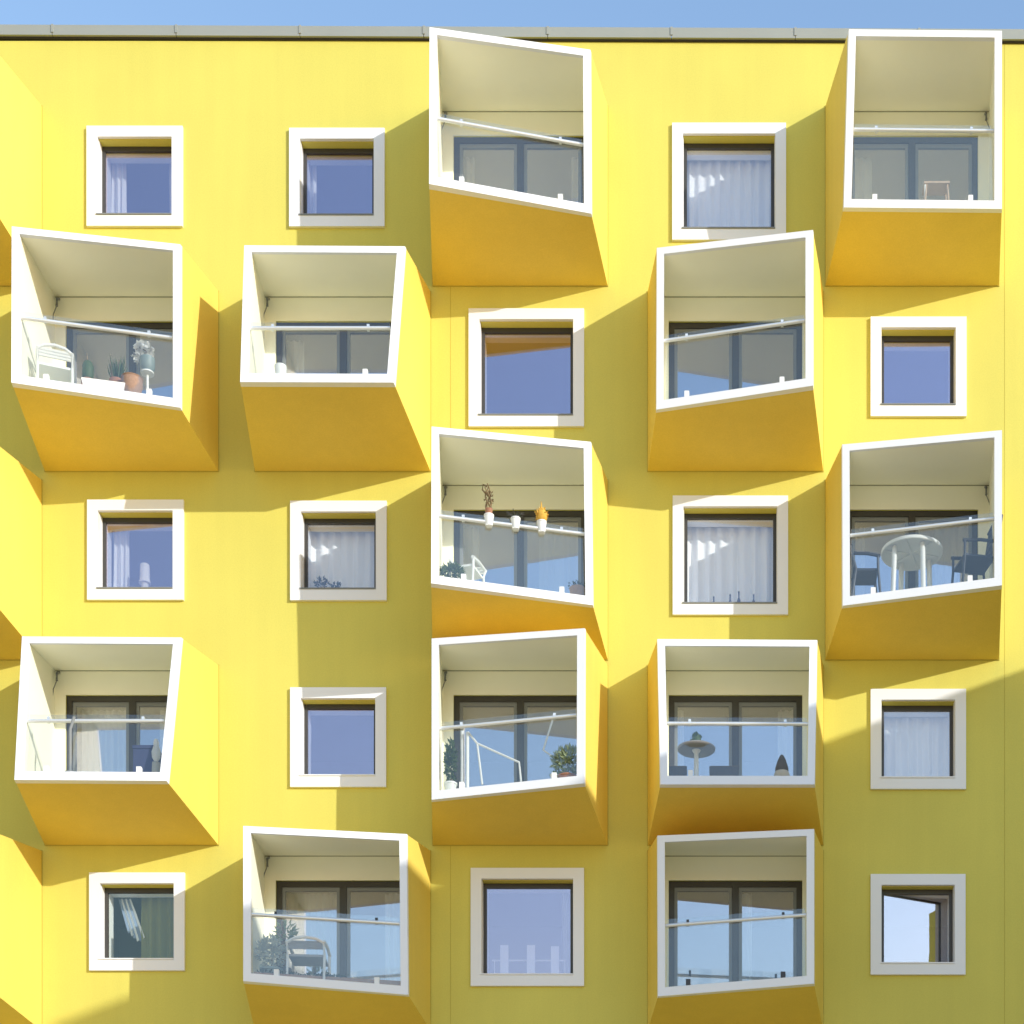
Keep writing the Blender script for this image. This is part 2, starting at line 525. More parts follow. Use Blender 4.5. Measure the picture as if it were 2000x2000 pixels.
# ------------------------------------------------------------------ windows
for k, (a, b, c, d) in WIN.items():
    x0, x1, z0, z1 = X(a), X(c), Z(d), Z(b)
    t = TRIM / PPM
    m = MB(); m.rring(x0, x1, z0, z1, (t, t, t, t), -.048, .012)
    win = m.build('window', WHITE, bld)
    ix0, ix1, iz0, iz1 = x0 + t, x1 - t, z0 + t, z1 - t
    e = .008
    m = MB(); m.box(ix0 + .001, ix0 + e, .013, .2, iz0 + .001, iz1 - .001); m.build('reveal', WHITE, win)
    m = MB(); m.box(ix1 - e, ix1 - .001, .013, .2, iz0 + .001, iz1 - .001); m.build('reveal', WHITE, win)
    m = MB(); m.box(ix0 + e + .001, ix1 - e - .001, .013, .2, iz1 - e, iz1 - .001); m.build('soffit', YELLOW, win)
    m = MB(); m.box(ix0 - .02, ix1 - .002, -.062, .148, iz0 + .002, iz0 + .022); m.build('sill', SASH if k[0] < 4 else WHITE, win)
    f = .075
    m = MB(); m.rring(ix0 + e + .001, ix1 - e - .001, iz0 + .023, iz1 - e - .001, (f * .7, f * .7, f * .6, f), .15, .205)
    m.build('frame', DARK, win)
    m = MB()
    if k == (5, 5):   # this sash stands ajar, so its glass faces the wing
        sw = (ix1 - ix0 - .1); ang = math.radians(12.35)
        dx_, dy_ = sw * math.cos(ang), sw * math.sin(ang)
        x_a, z_a, z_b = ix0 + .03, iz0 + .04, iz1 + .1
        m.hexa([(x_a, .172, z_a), (x_a, .18, z_a), (x_a + dx_ * 1.1, .18 + dy_ * 1.1, z_a), (x_a + dx_ * 1.1, .172 + dy_ * 1.1, z_a)],
               [(x_a, .172, z_b), (x_a, .18, z_b), (x_a + dx_ * 1.1, .18 + dy_ * 1.1, z_b), (x_a + dx_ * 1.1, .172 + dy_ * 1.1, z_b)])
    else:
        m.box(ix0 + .05, ix1 - .05, .172, .18, iz0 + .05, iz1 - .06)
    m.build('pane', {(1, 4): MIDPANE, (4, 5): MIDPANE, (3, 2): CLEAR, (3, 4): CLEAR, (5, 1): DARKPANE, (5, 5): DOORPANE}.get(k, PANE), win)
    m = MB(); m.rring(ix0 + .025, ix1 - .025, iz0 + .03, iz1 - .035, (.03, .03, .03, .03), .207, .43)
    m.build('inner_lining', WHITE, win)
    if k in ((1, 4), (2, 3)):
        m = MB(); m.box(ix0 + .06, ix1 - .06, .25, .27, iz0 + .16, iz0 + .19); m.build('guard_bar', WHITE, win)
    room(k, win)


# ------------------------------------------------------------------ balconies
INFO = {}


def lerp(a, b, t):
    return a + (b - a) * t


for k, (q, e, rl) in BALC.items():
    x0, x1 = COLX[k[1]]; yb = ROWB[k[0]]; yt = yb - H
    dep = [D * (1 - 1 / (1 + v)) for v in e]
    Wc = [P(x0, yt), P(x1, yt), P(x1, yb), P(x0, yb)]
    Fc = [P(q[i][0], q[i][1], dep[i]) for i in range(4)]
    cen = sum(Fc, Vector()) / 4
    # inner edges at the front
    tw = ((q[1][0] - q[0][0]) + (q[2][0] - q[3][0])) / 2
    th = ((q[3][1] - q[0][1]) + (q[2][1] - q[1][1])) / 2

    def onfront(u, v):
        top = lerp(Fc[0], Fc[1], u); bot = lerp(Fc[3], Fc[2], u)
        return lerp(top, bot, v)
    us, vt, vb = 14.5 / tw, 13 / th, 1 - 16.5 / th
    Fi = [onfront(us, vt), onfront(1 - us, vt), onfront(1 - us, vb), onfront(us, vb)]
    fz = max(Fi[2].z, Fi[3].z)
    Wi = [P(x0 + 19, yt + 9, .022), P(x1 - 19, yt + 9, .022)]
    Wi += [Vector((Wi[1].x, -.022, fz)), Vector((Wi[0].x, -.022, fz))]
    # outer shell
    sh = [lerp(Wc[i], Fc[i], .965) for i in range(4)]
    sh = [p + (lerp(sum(Wc, Vector()) / 4, cen, .965) - p).normalized() * .004 for p in sh]
    mid = [lerp(sh[i], lerp(Wi[i], Fi[i], .965), .6) for i in range(4)]
    wm = [lerp(Wc[i], Wi[i], .6) for i in range(4)]
    for v in wm:
        v.y = -.001
    Wn = [Vector((p.x, -.001, p.z)) for p in Wc]
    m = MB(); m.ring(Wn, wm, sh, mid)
    bal = m.build('balcony', BOXBOUNCE, bld)
    # joint ring, darkened as a painted shadow line where the box meets the wall
    jo = [p + (p - sum(Wn, Vector()) / 4).normalized() * .012 for p in Wn]
    ji = [p - (p - sum(Wn, Vector()) / 4).normalized() * .02 for p in Wn]
    sh_ = Vector((0, -.012, 0))
    m = MB(); m.ring(jo, ji, [p + sh_ for p in jo], [p + sh_ for p in ji]); m.build('joint_shadow_line', YJOINT_SHADE, bal)
    # inner lining
    li = [lerp(Wi[i], Fi[i], .965) for i in range(4)]
    wl_ = [Vector((p.x, -.003, p.z)) for p in wm]
    lm = [lerp(mid[i], li[i], .05) for i in range(4)]
    wo_ = [lerp(wl_[i], Vector((Wi[i].x, -.003, Wi[i].z)), .05) for i in range(4)]
    wi_ = [Vector((Wi[i].x, -.003, Wi[i].z)) for i in range(4)]
    m = MB(); m.ring(wo_, wi_, lm, li)
    m.build('lining', CREAM, bal)
    # white front frame
    Fb = [lerp(Wc[i], Fc[i], .95) for i in range(4)]
    Fib = [lerp(Wi[i], Fi[i], .95) for i in range(4)]
    Fib = [p + (cen - p).normalized() * .003 for p in Fib]
    m = MB(); m.ring(Fc, Fi, Fb, Fib)
    m.build('front_frame', WHITE, bal)
    # back wall panel around the door
    dx0, dx1, dz0, dz1 = X(x0 + 41), X(x1 - 41), Z(yb - 16), Z(yt + 58)
    m = MB()
    bx0, bx1, bz1 = Wi[0].x + .002, Wi[1].x - .002, Wi[0].z - .002
    m.box(bx0, dx0, -.02, -.004, fz + .002, bz1)
    m.box(dx1, bx1, -.02, -.004, fz + .002, bz1)
    m.box(dx0 + .0005, dx1 - .0005, -.02, -.004, dz1, bz1)
    m.build('back_panel', CREAM, bal)
    m = MB(); m.box(bx0, bx1, -.026, -.0205, bz1 - .014, bz1 - .002); m.build('joint_strip', JOINT, bal)
    # door
    f = 11 / PPM
    m = MB(); m.rring(dx0 + .002, dx1 - .002, dz0 + .002, dz1 - .002, (f, f, f, f), .02, .10)
    mc = (dx0 + dx1) / 2
    m.box(mc - .055, mc + .055, .018, .098, dz0 + f + .003, dz1 - f - .003)
    dfr = m.build('door_frame', DARK, bal)
    for a, b in ((dx0 + f + .002, mc - .057), (mc + .057, dx1 - f - .002)):
        m = MB(); m.rring(a, b, dz0 + f + .004, dz1 - f - .004, (.05, .05, .06, .06), .04, .09)
        m.build('door_sash', SASH, bal)
        m = MB(); m.box(a + .045, b - .045, .06, .068, dz0 + f + .06, dz1 - f - .06)
        m.build('door_pane', DOORPANE, bal)
    room(k, bal)
    # balustrade: glass sheet, handrail, clips and clamps
    ins = .09
    uL, uR = 15.5 / tw, 1 - 15.5 / tw

    def atfront(u, py, back):
        """point on the front plane at width fraction u and photo row py, set back by `back` metres"""
        best = None
        lo, hi = 0.0, 1.0
        for _ in range(30):
            v = (lo + hi) / 2
            p = onfront(u, v)
            s = D / (D + p.y)
            pp = VY + (GY - p.z * PPM - VY) * s
            if pp < py: lo = v
            else: hi = v
        p = onfront(u, (lo + hi) / 2)
        s = D / (D + p.y)
        pxx = VX + (p.x * PPM + 1000 - VX) * s
        return P(pxx, py, -p.y - back)
    RL, RR = atfront(uL, rl[0], ins), atfront(uR, rl[1], ins)
    if k[1] != 0:
        gl_t = [RL + Vector((.012, .03, .11)), RR + Vector((-.012, .03, .11))]
        bl = lerp(Wi[3], Fi[3], .955) + Vector((.02, .0, .02)); br = lerp(Wi[2], Fi[2], .955) + Vector((-.02, 0, .02))
        off = Vector((0, .012, 0))
        m = MB(); m.hexa([bl, br, gl_t[1], gl_t[0]], [bl + off, br + off, gl_t[1] + off, gl_t[0] + off])
        gpn = m.build('glass_panel', BALU, bal)
    m = MB(); m.tube([RL, RR], .027, 12); m.build('handrail', STEEL, bal, True)
    for u in (.16, .84):
        p = lerp(RL, RR, u)
        m = MB(); m.box(p.x - .02, p.x + .02, p.y + .015, p.y + .05, p.z - .02, p.z + .075)
        m.build('rail_clip', CHARCOAL if k[0] == 5 else STEEL, bal)
        if k[1] != 0:
            p = lerp(bl, br, u)
            m = MB(); m.box(p.x - .036, p.x + .036, p.y - .035, p.y + .03, p.z - .03, p.z + .085)
            m.build('glass_clamp', CHARCOAL if k == (5, 4) else PLASTIC, bal)
    # bent drain spout in the corner under the ceiling
    if k[1] in (1, 2, 3, 5):
        if k[1] == 5:
            c0 = P(x1 - 26, yt + 14, .06); sg = 1
        else:
            c0 = P(x0 + 26, yt + 14, .06); sg = -1
        m = MB()
        m.tube([c0 + Vector((0, .03, .02)), c0 + Vector((0, -.06, -.03)), c0 + Vector((0, -.07, -.16))], .02, 8)
        m.tube([c0 + Vector((0, -.07, -.16)), c0 + Vector((sg * .05, -.08, -.3)), c0 + Vector((sg * .08, -.06, -.5)),
                c0 + Vector((sg * .08, -.03, -.75))], .008, 6)
        m.build('drain_spout', SASH, bal, True)
    INFO[k] = dict(fz=fz + .004, Fi=Fi, Wi=Wi, RL=RL, RR=RR, door=(dx0, dx1, dz0, dz1), onfront=onfront)


# ------------------------------------------------------------------ curtains
def curtain(label, x0, x1, z0, z1, y, m=CURT, waves=None, amp=.055, group='curtains behind the windows', tie=0.0, name='curtain'):
    """hanging pleated sheet; x in metres"""
    wdt = x1 - x0
    waves = waves or max(2, int(wdt / .11))
    nx, nz = waves * 8, 14
    b = MB()
    ph = random.uniform(0, 6)
    jit = [random.uniform(.6, 1.3) for _ in range(waves + 2)]
    for j in range(nz + 1):
        t = j / nz
        for i in range(nx + 1):
            u = i / nx
            a = amp * (.45 + .55 * t) * jit[int(u * waves)]
            xx = x0 + wdt * u + .25 * a * math.sin(2 * math.pi * u * waves * .5 + ph + t)
            if tie:
                xx = x0 + (xx - x0) * (1 - tie * t * t)
            b.v.append((xx, y + a * math.sin(2 * math.pi * u * waves + ph + .5 * t * math.sin(u * 9)), z1 - (z1 - z0) * t))
    for j in range(nz):
        for i in range(nx):
            n = j * (nx + 1) + i
            b.face((n, n + 1, n + nx + 2, n + nx + 1))
    o = b.build(name, m, None, True)
    return tag(o, label, 'curtain', group)


def wcurt(label, k, p0, p1, **kw):
    a, b, c, d = WIN[k]
    curtain(label, X(p0), X(p1), Z(d - TRIM - 8), Z(b + TRIM - 6), .50, **kw)


wcurt('white curtain gathered at the left side of the top left window', (1, 1), 194, 226, waves=3)
wcurt('pale curtain gathered at the right side of the top left window', (1, 1), 311, 340, waves=3)
wcurt('white curtain edge at the left of the small window beside the topmost tilted balcony', (1, 2), 586, 604, waves=2)
wcurt('bluish curtain edge at the right of the small window beside the topmost tilted balcony', (1, 2), 724, 742, waves=2)
wcurt('pleated curtain filling the large window in the top row', (1, 4), 1328, 1526, waves=10)
wcurt('white curtain gathered beside the small lamp', (3, 1), 198, 232, waves=3)
wcurt('pleated white curtain filling the small window left of the pots on the handrail', (3, 2), 582, 746, waves=7)
wcurt('pleated white curtain behind the little dark bottles in the large window', (3, 4), 1326, 1530, waves=9)
wcurt('pleated white curtain filling the half shaded window on the right', (4, 5), 1712, 1878, waves=8)
wcurt('greenish sheer curtain on the right of the bottom left window', (5, 1), 258, 352, waves=5, m=GREENSHEER)
wcurt('sheer curtain edge on the right of the large shaded bottom window', (5, 3), 1092, 1132, waves=3, m=SHEER)


def dcurt(label, k, p0, p1, **kw):
    dx0, dx1, dz0, dz1 = INFO[k]['door']
    curtain(label, X(p0), X(p1), dz0 + .05, dz1 - .1, .32, group='curtains behind the balcony doors', **kw)


dcurt('pale curtain at the left of the door in the topmost tilted balcony', (1, 3), 888, 922, waves=3)
dcurt('pale curtain at the right of the door in the topmost tilted balcony', (1, 3), 1112, 1144, waves=3)
dcurt('pale curtain at the left of the door in the top right balcony', (1, 5), 1652, 1706, waves=4)
dcurt('pale curtain in the second balcony door from the left, second row', (2, 2), 548, 585, waves=3)
dcurt('pale curtain at the left of the door behind the handrail pots', (3, 3), 895, 930, waves=3)
dcurt('sheer curtain at the right of the door behind the handrail pots', (3, 3), 1050, 1144, waves=6, m=SHEER)
dcurt('striped sheer curtain at the left of the door behind the white round table', (3, 5), 1652, 1692, waves=4, m=SHEER)
dcurt('sheer curtain right of the door post behind the white round table', (3, 5), 1830, 1912, waves=6, m=SHEER)
dcurt('wide pleated curtain in the left leaf of the lower left balcony door', (4, 1), 145, 252, waves=9)
dcurt('pale curtain at the far right of the lower left balcony door', (4, 1), 300, 384, waves=5)
dcurt('pale curtain at the left of the door behind the pedestal table', (4, 4), 1308, 1334, waves=2)
dcurt('pale curtain at the right of the door behind the cone ornament', (4, 4), 1520, 1566, waves=4)
dcurt('wide pale curtain in the left leaf of the bottom left balcony door', (5, 2), 552, 660, waves=8, m=SHEER)
dcurt('pale curtain at the right end of the bottom left balcony door', (5, 2), 745, 795, waves=4)
dcurt('narrow pale curtain beside the middle post of the bottom right balcony door', (5, 4), 1440, 1470, waves=2)


# ------------------------------------------------------------------ things in the balconies
def base(k, px, back):
    """floor point of balcony k on the line of sight column px, `back` metres behind the front edge"""
    Fi = INFO[k]['Fi']; fz = INFO[k]['fz']
    d0 = -(Fi[2].y + Fi[3].y) / 2
    for _ in range(4):
        xw = P(px, 0, d0 - back).x
        u = (xw - Fi[3].x) / (Fi[2].x - Fi[3].x)
        d0 = -lerp(Fi[3].y, Fi[2].y, u)
    return Vector((P(px, 0, d0 - back).x, -(d0 - back), fz))


def hz(b, py):
    """height above base b of the photo row py"""
    return P(0, py, -b.y).z - b.z


def part(parent, name, m, fn, smooth=False):
    b = MB(); fn(b)
    return b.build(name, m, parent, smooth)


def chair(label, loc, rz, m, slats=4, w=.52, seat=.43, top=.88, dep=.5, slatm=None, group='balcony chairs', thick=.035, arm=.2):
    c = thing('garden_chair', label, 'chair', loc, group, rz)
    hw = w / 2
    for sx in (-1, 1):
        for fy in (0, 1):
            y = -dep / 2 if fy == 0 else dep / 2
            def leg(b, sx=sx, y=y, fy=fy):
                b.tube([(sx * hw, y + (.06 if fy else -.04), 0), (sx * hw, y, seat), (sx * hw, y + (.1 if fy else .0), top - .03 if fy else seat + arm + .02)], thick / 2 + .003, 8)
            part(c, 'leg', m, leg, True)
        part(c, 'armrest', m, lambda b, sx=sx: b.tube([(sx * hw, -dep / 2 - .03, seat + arm), (sx * (hw + .01), 0, seat + arm + .03), (sx * hw, dep / 2 + .04, seat + arm + .04)], thick / 2 + .008, 8), True)
    part(c, 'seat', slatm or m, lambda b: b.box(-hw + .01, hw - .01, -dep / 2, dep / 2 - .01, seat - .02, seat + .015))
    n = slats
    zz0, zz1 = seat + .08, top - .02
    for i in range(n):
        a = zz0 + (zz1 - zz0) * i / n; bb = a + (zz1 - zz0) / n * .82
        ya = dep / 2 + .1 * (a - seat) / (top - seat); yb_ = dep / 2 + .1 * (bb - seat) / (top - seat)
        part(c, 'back_slat', slatm or m, lambda b, a=a, bb=bb, ya=ya, yb_=yb_: b.hexa(
            [(-hw + .02, ya - .012, a), (hw - .02, ya - .012, a), (hw - .02, ya + .012, a), (-hw + .02, ya + .012, a)],
            [(-hw + .02, yb_ - .012, bb), (hw - .02, yb_ - .012, bb), (hw - .02, yb_ + .012, bb), (-hw + .02, yb_ + .012, bb)]))
    part(c, 'top_rail', m, lambda b: b.tube([(-hw - .01, dep / 2 + .08, top - .05), (-hw * .6, dep / 2 + .1, top + .01), (0, dep / 2 + .11, top + .03), (hw * .6, dep / 2 + .1, top + .01), (hw + .01, dep / 2 + .08, top - .05)], thick / 2 + .006, 8), True)
    return c


def potplant(name, label, cat, loc, r, h, potm, leafm, n, rad, size, group=None, stem=.1):
    p = thing(name, label, cat, loc, group)
    part(p, 'pot', potm, lambda b: b.lathe([(r * .72, 0), (r * .95, h * .8), (r * 1.05, h * .82), (r * 1.05, h), (r * .9, h), (r * .85, h * .9)]), True)
    part(p, 'stem', DRY, lambda b: b.tube([(0, 0, h * .85), (.01, 0, h + stem), (0, .01, h + stem + rad[2])], [.012, .009, .005], 6), True)
    part(p, 'foliage', leafm, lambda b: b.bush((0, 0, h + stem + rad[2] * .7), rad, n, size))
    return p


# --- balcony with the white lounge chair (second row, left)
k = (2, 1)
b0 = base(k, 108, .62)
chair('white plastic armchair on the left balcony of the second row', b0, math.radians(200), PLASTIC, slats=3, w=.5, seat=.44, top=hz(b0, 694) - .1, arm=.14)
b1 = base(k, 203, .16)
pl = thing('planter_box', 'long low white planter box on the left balcony of the second row', 'planter', b1)
pl.rotation_euler[2] = math.atan2(INFO[k]['Fi'][2].y - INFO[k]['Fi'][3].y, INFO[k]['Fi'][2].x - INFO[k]['Fi'][3].x)
part(pl, 'trough', PLASTIC, lambda b: b.hexa([(-.29, -.07, 0), (.29, -.07, 0), (.29, .07, 0), (-.29, .07, 0)],
                                             [(-.32, -.09, .13), (.32, -.09, .13), (.32, .09, .13), (-.32, .09, .13)]))
part(pl, 'soil', DRY, lambda b: b.box(-.30, .30, -.075, .075, .13, .142))


def spikes(b, n, h, spread, z0=0.0):
    for _ in range(n):
        a = random.uniform(0, 6.28); rr = random.uniform(0, spread)
        p = Vector((math.cos(a) * rr * .5, math.sin(a) * rr * .5, z0))
        b.leaf(p, (math.cos(a) * rr, math.sin(a) * rr, h * random.uniform(.5, 1)), .014, .1)


b2 = base(k, 172, .42)
h2 = hz(b2, 690)
p = thing('potted_cactus', 'olive potted cactus with one tall stem behind the white planter box', 'plant', b2)
part(p, 'pot', TERRA, lambda b: b.lathe([(.07, 0), (.1, .26), (.1, .3), (.08, .3)]), True)
part(p, 'body', LEAF, lambda b: b.lathe([(.05, .29), (.085, .36), (.085, h2 * .72), (.06, h2 * .8), (.02, h2 * .84)]), True)
part(p, 'stem', DRY, lambda b: b.tube([(0, 0, h2 * .8), (-.02, 0, h2)], [.016, .006], 6), True)
b2 = base(k, 228, .34)
h2 = hz(b2, 692)
p = thing('spiky_plant', 'spiky green and brown plant in a pot right of the white planter box', 'plant', b2)
part(p, 'pot', TERRA, lambda b: b.lathe([(.08, 0), (.11, .25), (.115, .3), (.09, .3)]), True)
part(p, 'foliage', LEAF, lambda b: spikes(b, 34, h2 - .3, .16, .28))
part(p, 'dry_stalk', DRY, lambda b: (b.tube([(-.06, 0, .29), (-.1, 0, h2)], [.02, .01], 6), b.tube([(.03, 0, .29), (.04, 0, h2 * .88)], [.018, .01], 6)), True)
b2 = base(k, 258, .2)
p = thing('wicker_basket', 'brown wicker basket at the foot of the white orchid', 'basket', b2)
hb = hz(b2, 735)
part(p, 'bowl', WICKER, lambda b: b.lathe([(.11, 0), (.16, hb * .55), (.155, hb * .8), (.17, hb * .86), (.14, hb * .86), (.13, hb * .6)], n=24), True)
part(p, 'handle', WICKER, lambda b: b.tube([(-.15, 0, hb * .8), (-.1, 0, hb * .98), (0, 0, hb * 1.06), (.1, 0, hb * .98), (.15, 0, hb * .8)], .014, 6), True)
b2 = base(k, 288, .36)
ht = hz(b2, 672); hp0, hp1 = hz(b2, 728), hz(b2, 701)
p = thing('potted_orchid', 'white flowering plant in a grey pot on a tall stand, right of the basket', 'plant', b2)
part(p, 'stand', PLASTIC, lambda b: (b.lathe([(.11, 0), (.11, .02), (.02, .05), (.02, hp0 - .03), (.1, hp0 - .02), (.1, hp0)], n=16)), True)
part(p, 'pot', POTGREY, lambda b: b.lathe([(.07, hp0), (.115, hp0 + .08), (.115, hp1), (.1, hp1), (.09, hp1 - .02)], n=20), True)
part(p, 'stem', DRY, lambda b: b.tube([(0, 0, hp1 - .03), (-.02, 0, hp1 + .12), (-.1, 0, ht - .06), (-.17, -.02, ht - .1)], .008, 6), True)


def blossoms(b):
    for cx, cz, r in ((-.04, -.02, .075), (-.12, -.06, .085), (-.19, -.15, .07), (-.1, -.17, .06), (.03, -.1, .07), (.05, -.19, .06), (-.17, -.24, .05)):
        for i in range(22):
            a = random.uniform(0, 6.28); e2 = random.uniform(-1, 1)
            d = Vector((math.cos(a), math.sin(a) * .8, e2)).normalized() * r
            b.leaf(Vector((cx, random.uniform(-.04, .04), ht + cz)) + d * .2, d, r * .42, .25)


part(p, 'blossom', PETAL, blossoms)

# --- second balcony of that row
k = (2, 2)
b0 = base(k, 548, .35)
p = thing('flower_pot', 'small white flower pot in the second balcony from the left, second row', 'pot', b0)
part(p, 'pot', PLASTIC, lambda b: b.lathe([(.07, 0), (.095, hz(b0, 716)), (.08, hz(b0, 716)), (.07, hz(b0, 720))]), True)
part(p, 'soil', DRY, lambda b: b.lathe([(.06, hz(b0, 722)), (.074, hz(b0, 718))]), True)

# --- top right balcony: small stool
k = (1, 5)
b0 = base(k, 1828, .3)
hs = hz(b0, 366)
p = thing('wooden_stool', 'small pale wooden stool on the top right balcony', 'stool', b0)
part(p, 'seat', WOOD, lambda b: b.box(-.2, .2, -.13, .13, hs - .03, hs))
for sx in (-1, 1):
    for sy in (-1, 1):
        part(p, 'leg', WOOD, lambda b, sx=sx, sy=sy: b.tube([(sx * .19, sy * .12, 0), (sx * .16, sy * .1, hs - .03)], .016, 6), True)
b0 = base(k, 1807, .2)
p = thing('stake', 'thin white stake beside the small wooden stool', 'stake', b0)
part(p, 'shaft', PLASTIC, lambda b: b.tube([(0, 0, 0), (0, 0, hz(b0, 361))], .014, 8), True)
part(p, 'foot', PLASTIC, lambda b: b.box(-.05, .05, -.03, .03, 0, .03))

# --- pots on the handrail
k = (3, 3)
RL, RR = INFO[k]['RL'], INFO[k]['RR']
pots = [(955, 'brown', 'white handrail pot with a tall twisted brown dry plant, leftmost of three'),
        (1007, 'twig', 'white handrail pot with sparse grey twigs, middle of three'),
        (1058, 'ochre', 'white handrail pot with an orange yellow plant, rightmost of three')]
for pxx, kind, lab in pots:
    u = 0.5
    for _ in range(8):
        q_ = lerp(RL, RR, u)
        s = D / (D + q_.y)
        cur = VX + (q_.x * PPM + 1000 - VX) * s
        u += (pxx - cur) / 300
    q_ = lerp(RL, RR, u)
    p = thing('handrail_pot', lab, 'pot', q_ + Vector((0, 0, -.005)), 'white pots hung on the handrail')
    part(p, 'pot', PLASTIC, lambda b: (b.lathe([(.055, -.05), (.072, .09), (.078, .095), (.078, .11), (.06, .11), (.055, .09)], n=20)), True)
    part(p, 'saddle', PLASTIC, lambda b: b.box(-.04, .04, -.05, .05, -.06, -.045))
    if kind == 'brown':
        part(p, 'inner_pot', TERRA, lambda b: b.lathe([(.045, .1), (.058, .2), (.05, .2)]), True)

        def twist(b):
            for ph in (0, 2.1, 4.2):
                pts = []
                for i in range(14):
                    t = i / 13
                    pts.append((.045 * math.sin(t * 5 + ph) * (1 - .3 * t) - .03 * t, .03 * math.cos(t * 5 + ph), .2 + .38 * t))
                b.tube(pts, [.017 - .009 * i / 13 for i in range(14)], 6)
            b.tube([(-.03, 0, .55), (-.09, 0, .58), (-.1, 0, .5), (-.05, 0, .44)], .012, 6)
        part(p, 'dry_plant', DRY, twist, True)
        part(p, 'foliage', DRY, lambda b: b.bush((0, 0, .36), (.05, .04, .12), 40, .05))
    elif kind == 'twig':
        def twigs(b):
            for _ in range(16):
                a = random.uniform(0, 6.28)
                b.tube([(0, 0, .1), (math.cos(a) * .07, math.sin(a) * .05, .15 + random.uniform(0, .05)), (math.cos(a) * .14, math.sin(a) * .1, .13 + random.uniform(0, .1))], [.006, .004, .002], 5)
        part(p, 'twig', SAIL, twigs)
        part(p, 'foliage', LEAFDARK, lambda b: b.bush((0, 0, .14), (.1, .07, .03), 30, .035))
    else:
        part(p, 'stalk', OCHRE, lambda b: (b.lathe([(.05, .1), (.09, .17), (.085, .24), (.05, .29), (.02, .32)], n=12), b.tube([(0, 0, .3), (-.01, 0, .42)], [.02, .006], 6), b.tube([(.04, 0, .25), (.05, 0, .34)], [.02, .006], 6)), True)
        part(p, 'foliage', OCHRE, lambda b: b.bush((0, 0, .22), (.085, .07, .08), 60, .06))
b0 = base(k, 883, .4)
potplant('potted_plant', 'low green plant in the left corner under the handrail pots', 'plant', b0, .12, hz(b0, 1140), TERRA, LEAF, 160, (.15, .12, .09), .09)
b0 = base(k, 912, .55)
chair('white plastic chair in the corner of the balcony with handrail pots', b0, math.radians(-15), PLASTIC, slats=2, w=.38, seat=.38, top=hz(b0, 1112) + .14, dep=.4, arm=.1)
b0 = base(k, 1128, .3)
p = thing('wicker_basket', 'small brown basket in the right corner under the handrail pots', 'basket', b0)
part(p, 'bowl', WICKER, lambda b: b.lathe([(.09, 0), (.13, hz(b0, 1150)), (.11, hz(b0, 1150)), (.09, hz(b0, 1155))]), True)
part(p, 'foliage', LEAFDARK, lambda b: b.bush((0, 0, hz(b0, 1146)), (.14, .1, .05), 70, .06))

# --- round table and chairs
k = (3, 5)
b0 = base(k, 1781, .62)
ht = hz(b0, 1076)
p = thing('round_table', 'round white garden table between two dark chairs', 'table', b0)
part(p, 'tabletop', PLASTIC, lambda b: b.lathe([(.05, ht - .03), (.44, ht - .035), (.47, ht - .06), (.48, ht - .05), (.48, ht - .01), (.46, ht), (.05, ht)], n=40), True)
part(p, 'parasol_socket', PLASTIC, lambda b: b.lathe([(.05, ht), (.05, ht + .025), (.03, ht + .025)], n=16), True)
for ax, ay in ((-.29, -.2), (.13, -.3), (-.13, .3), (.29, .2)):
    part(p, 'leg', PLASTIC, lambda b, ax=ax, ay=ay: b.tube([(ax * 1.1, ay * 1.1, 0), (ax, ay, ht - .04)], [.036, .042], 10), True)
for i in range(6):
    a = i * math.pi / 3 + .2
    part(p, 'rib', PLASTIC, lambda b, a=a: b.tube([(.05 * math.cos(a), .05 * math.sin(a), ht - .04), (.42 * math.cos(a), .42 * math.sin(a), ht - .05)], .012, 5))
b0 = base(k, 1903, .5)
chair('dark metal armchair right of the round white table', b0, math.radians(-78), CHARCOAL, slats=5, w=.52, seat=.5, top=hz(b0, 1015), dep=.5)
b0 = base(k, 1691, .42)
chair('dark metal armchair left of the round white table', b0, math.radians(90), CHARCOAL, slats=4, w=.46, seat=.44, top=.84, dep=.34)

# --- lower left balcony
k = (4, 1)
b0 = base(k, 288, .5)
p = thing('storage_box', 'navy blue fabric storage box behind the lower left balustrade', 'box', b0)
hh = hz(b0, 1464)
part(p, 'body', BLUE, lambda b: b.box(-.17, .17, -.15, .15, 0, hh - .05))
part(p, 'lid', BLUE, lambda b: b.box(-.18, .18, -.16, .16, hh - .048, hh))
b0 = base(k, 305, .34)
p = thing('garden_ornament', 'small pale bird ornament on a stone post beside the navy box', 'ornament', b0)
h1 = hz(b0, 1490); h2 = hz(b0, 1443)
part(p, 'post', STONE, lambda b: b.lathe([(.07, 0), (.06, h1), (.05, h1)]), True)
part(p, 'bird', PETAL, lambda b: (b.lathe([(.012, h1), (.05, h1 + .08), (.055, h1 + .17), (.03, h1 + .26), (.035, h1 + .31), (.02, h1 + .36)], n=12, sx=1.3)), True)
b0 = base(k, 137, .13)
p = thing('pole', 'thin grey upright pole behind the lower left glass balustrade', 'pole', b0)
part(p, 'shaft', SASH, lambda b: b.tube([(0, 0, 0), (0, 0, hz(b0, 1425)), (.06, 0, hz(b0, 1400))], .024, 8), True)
part(p, 'foot', SASH, lambda b: b.lathe([(.09, 0), (.09, .03), (.03, .05)]), True)

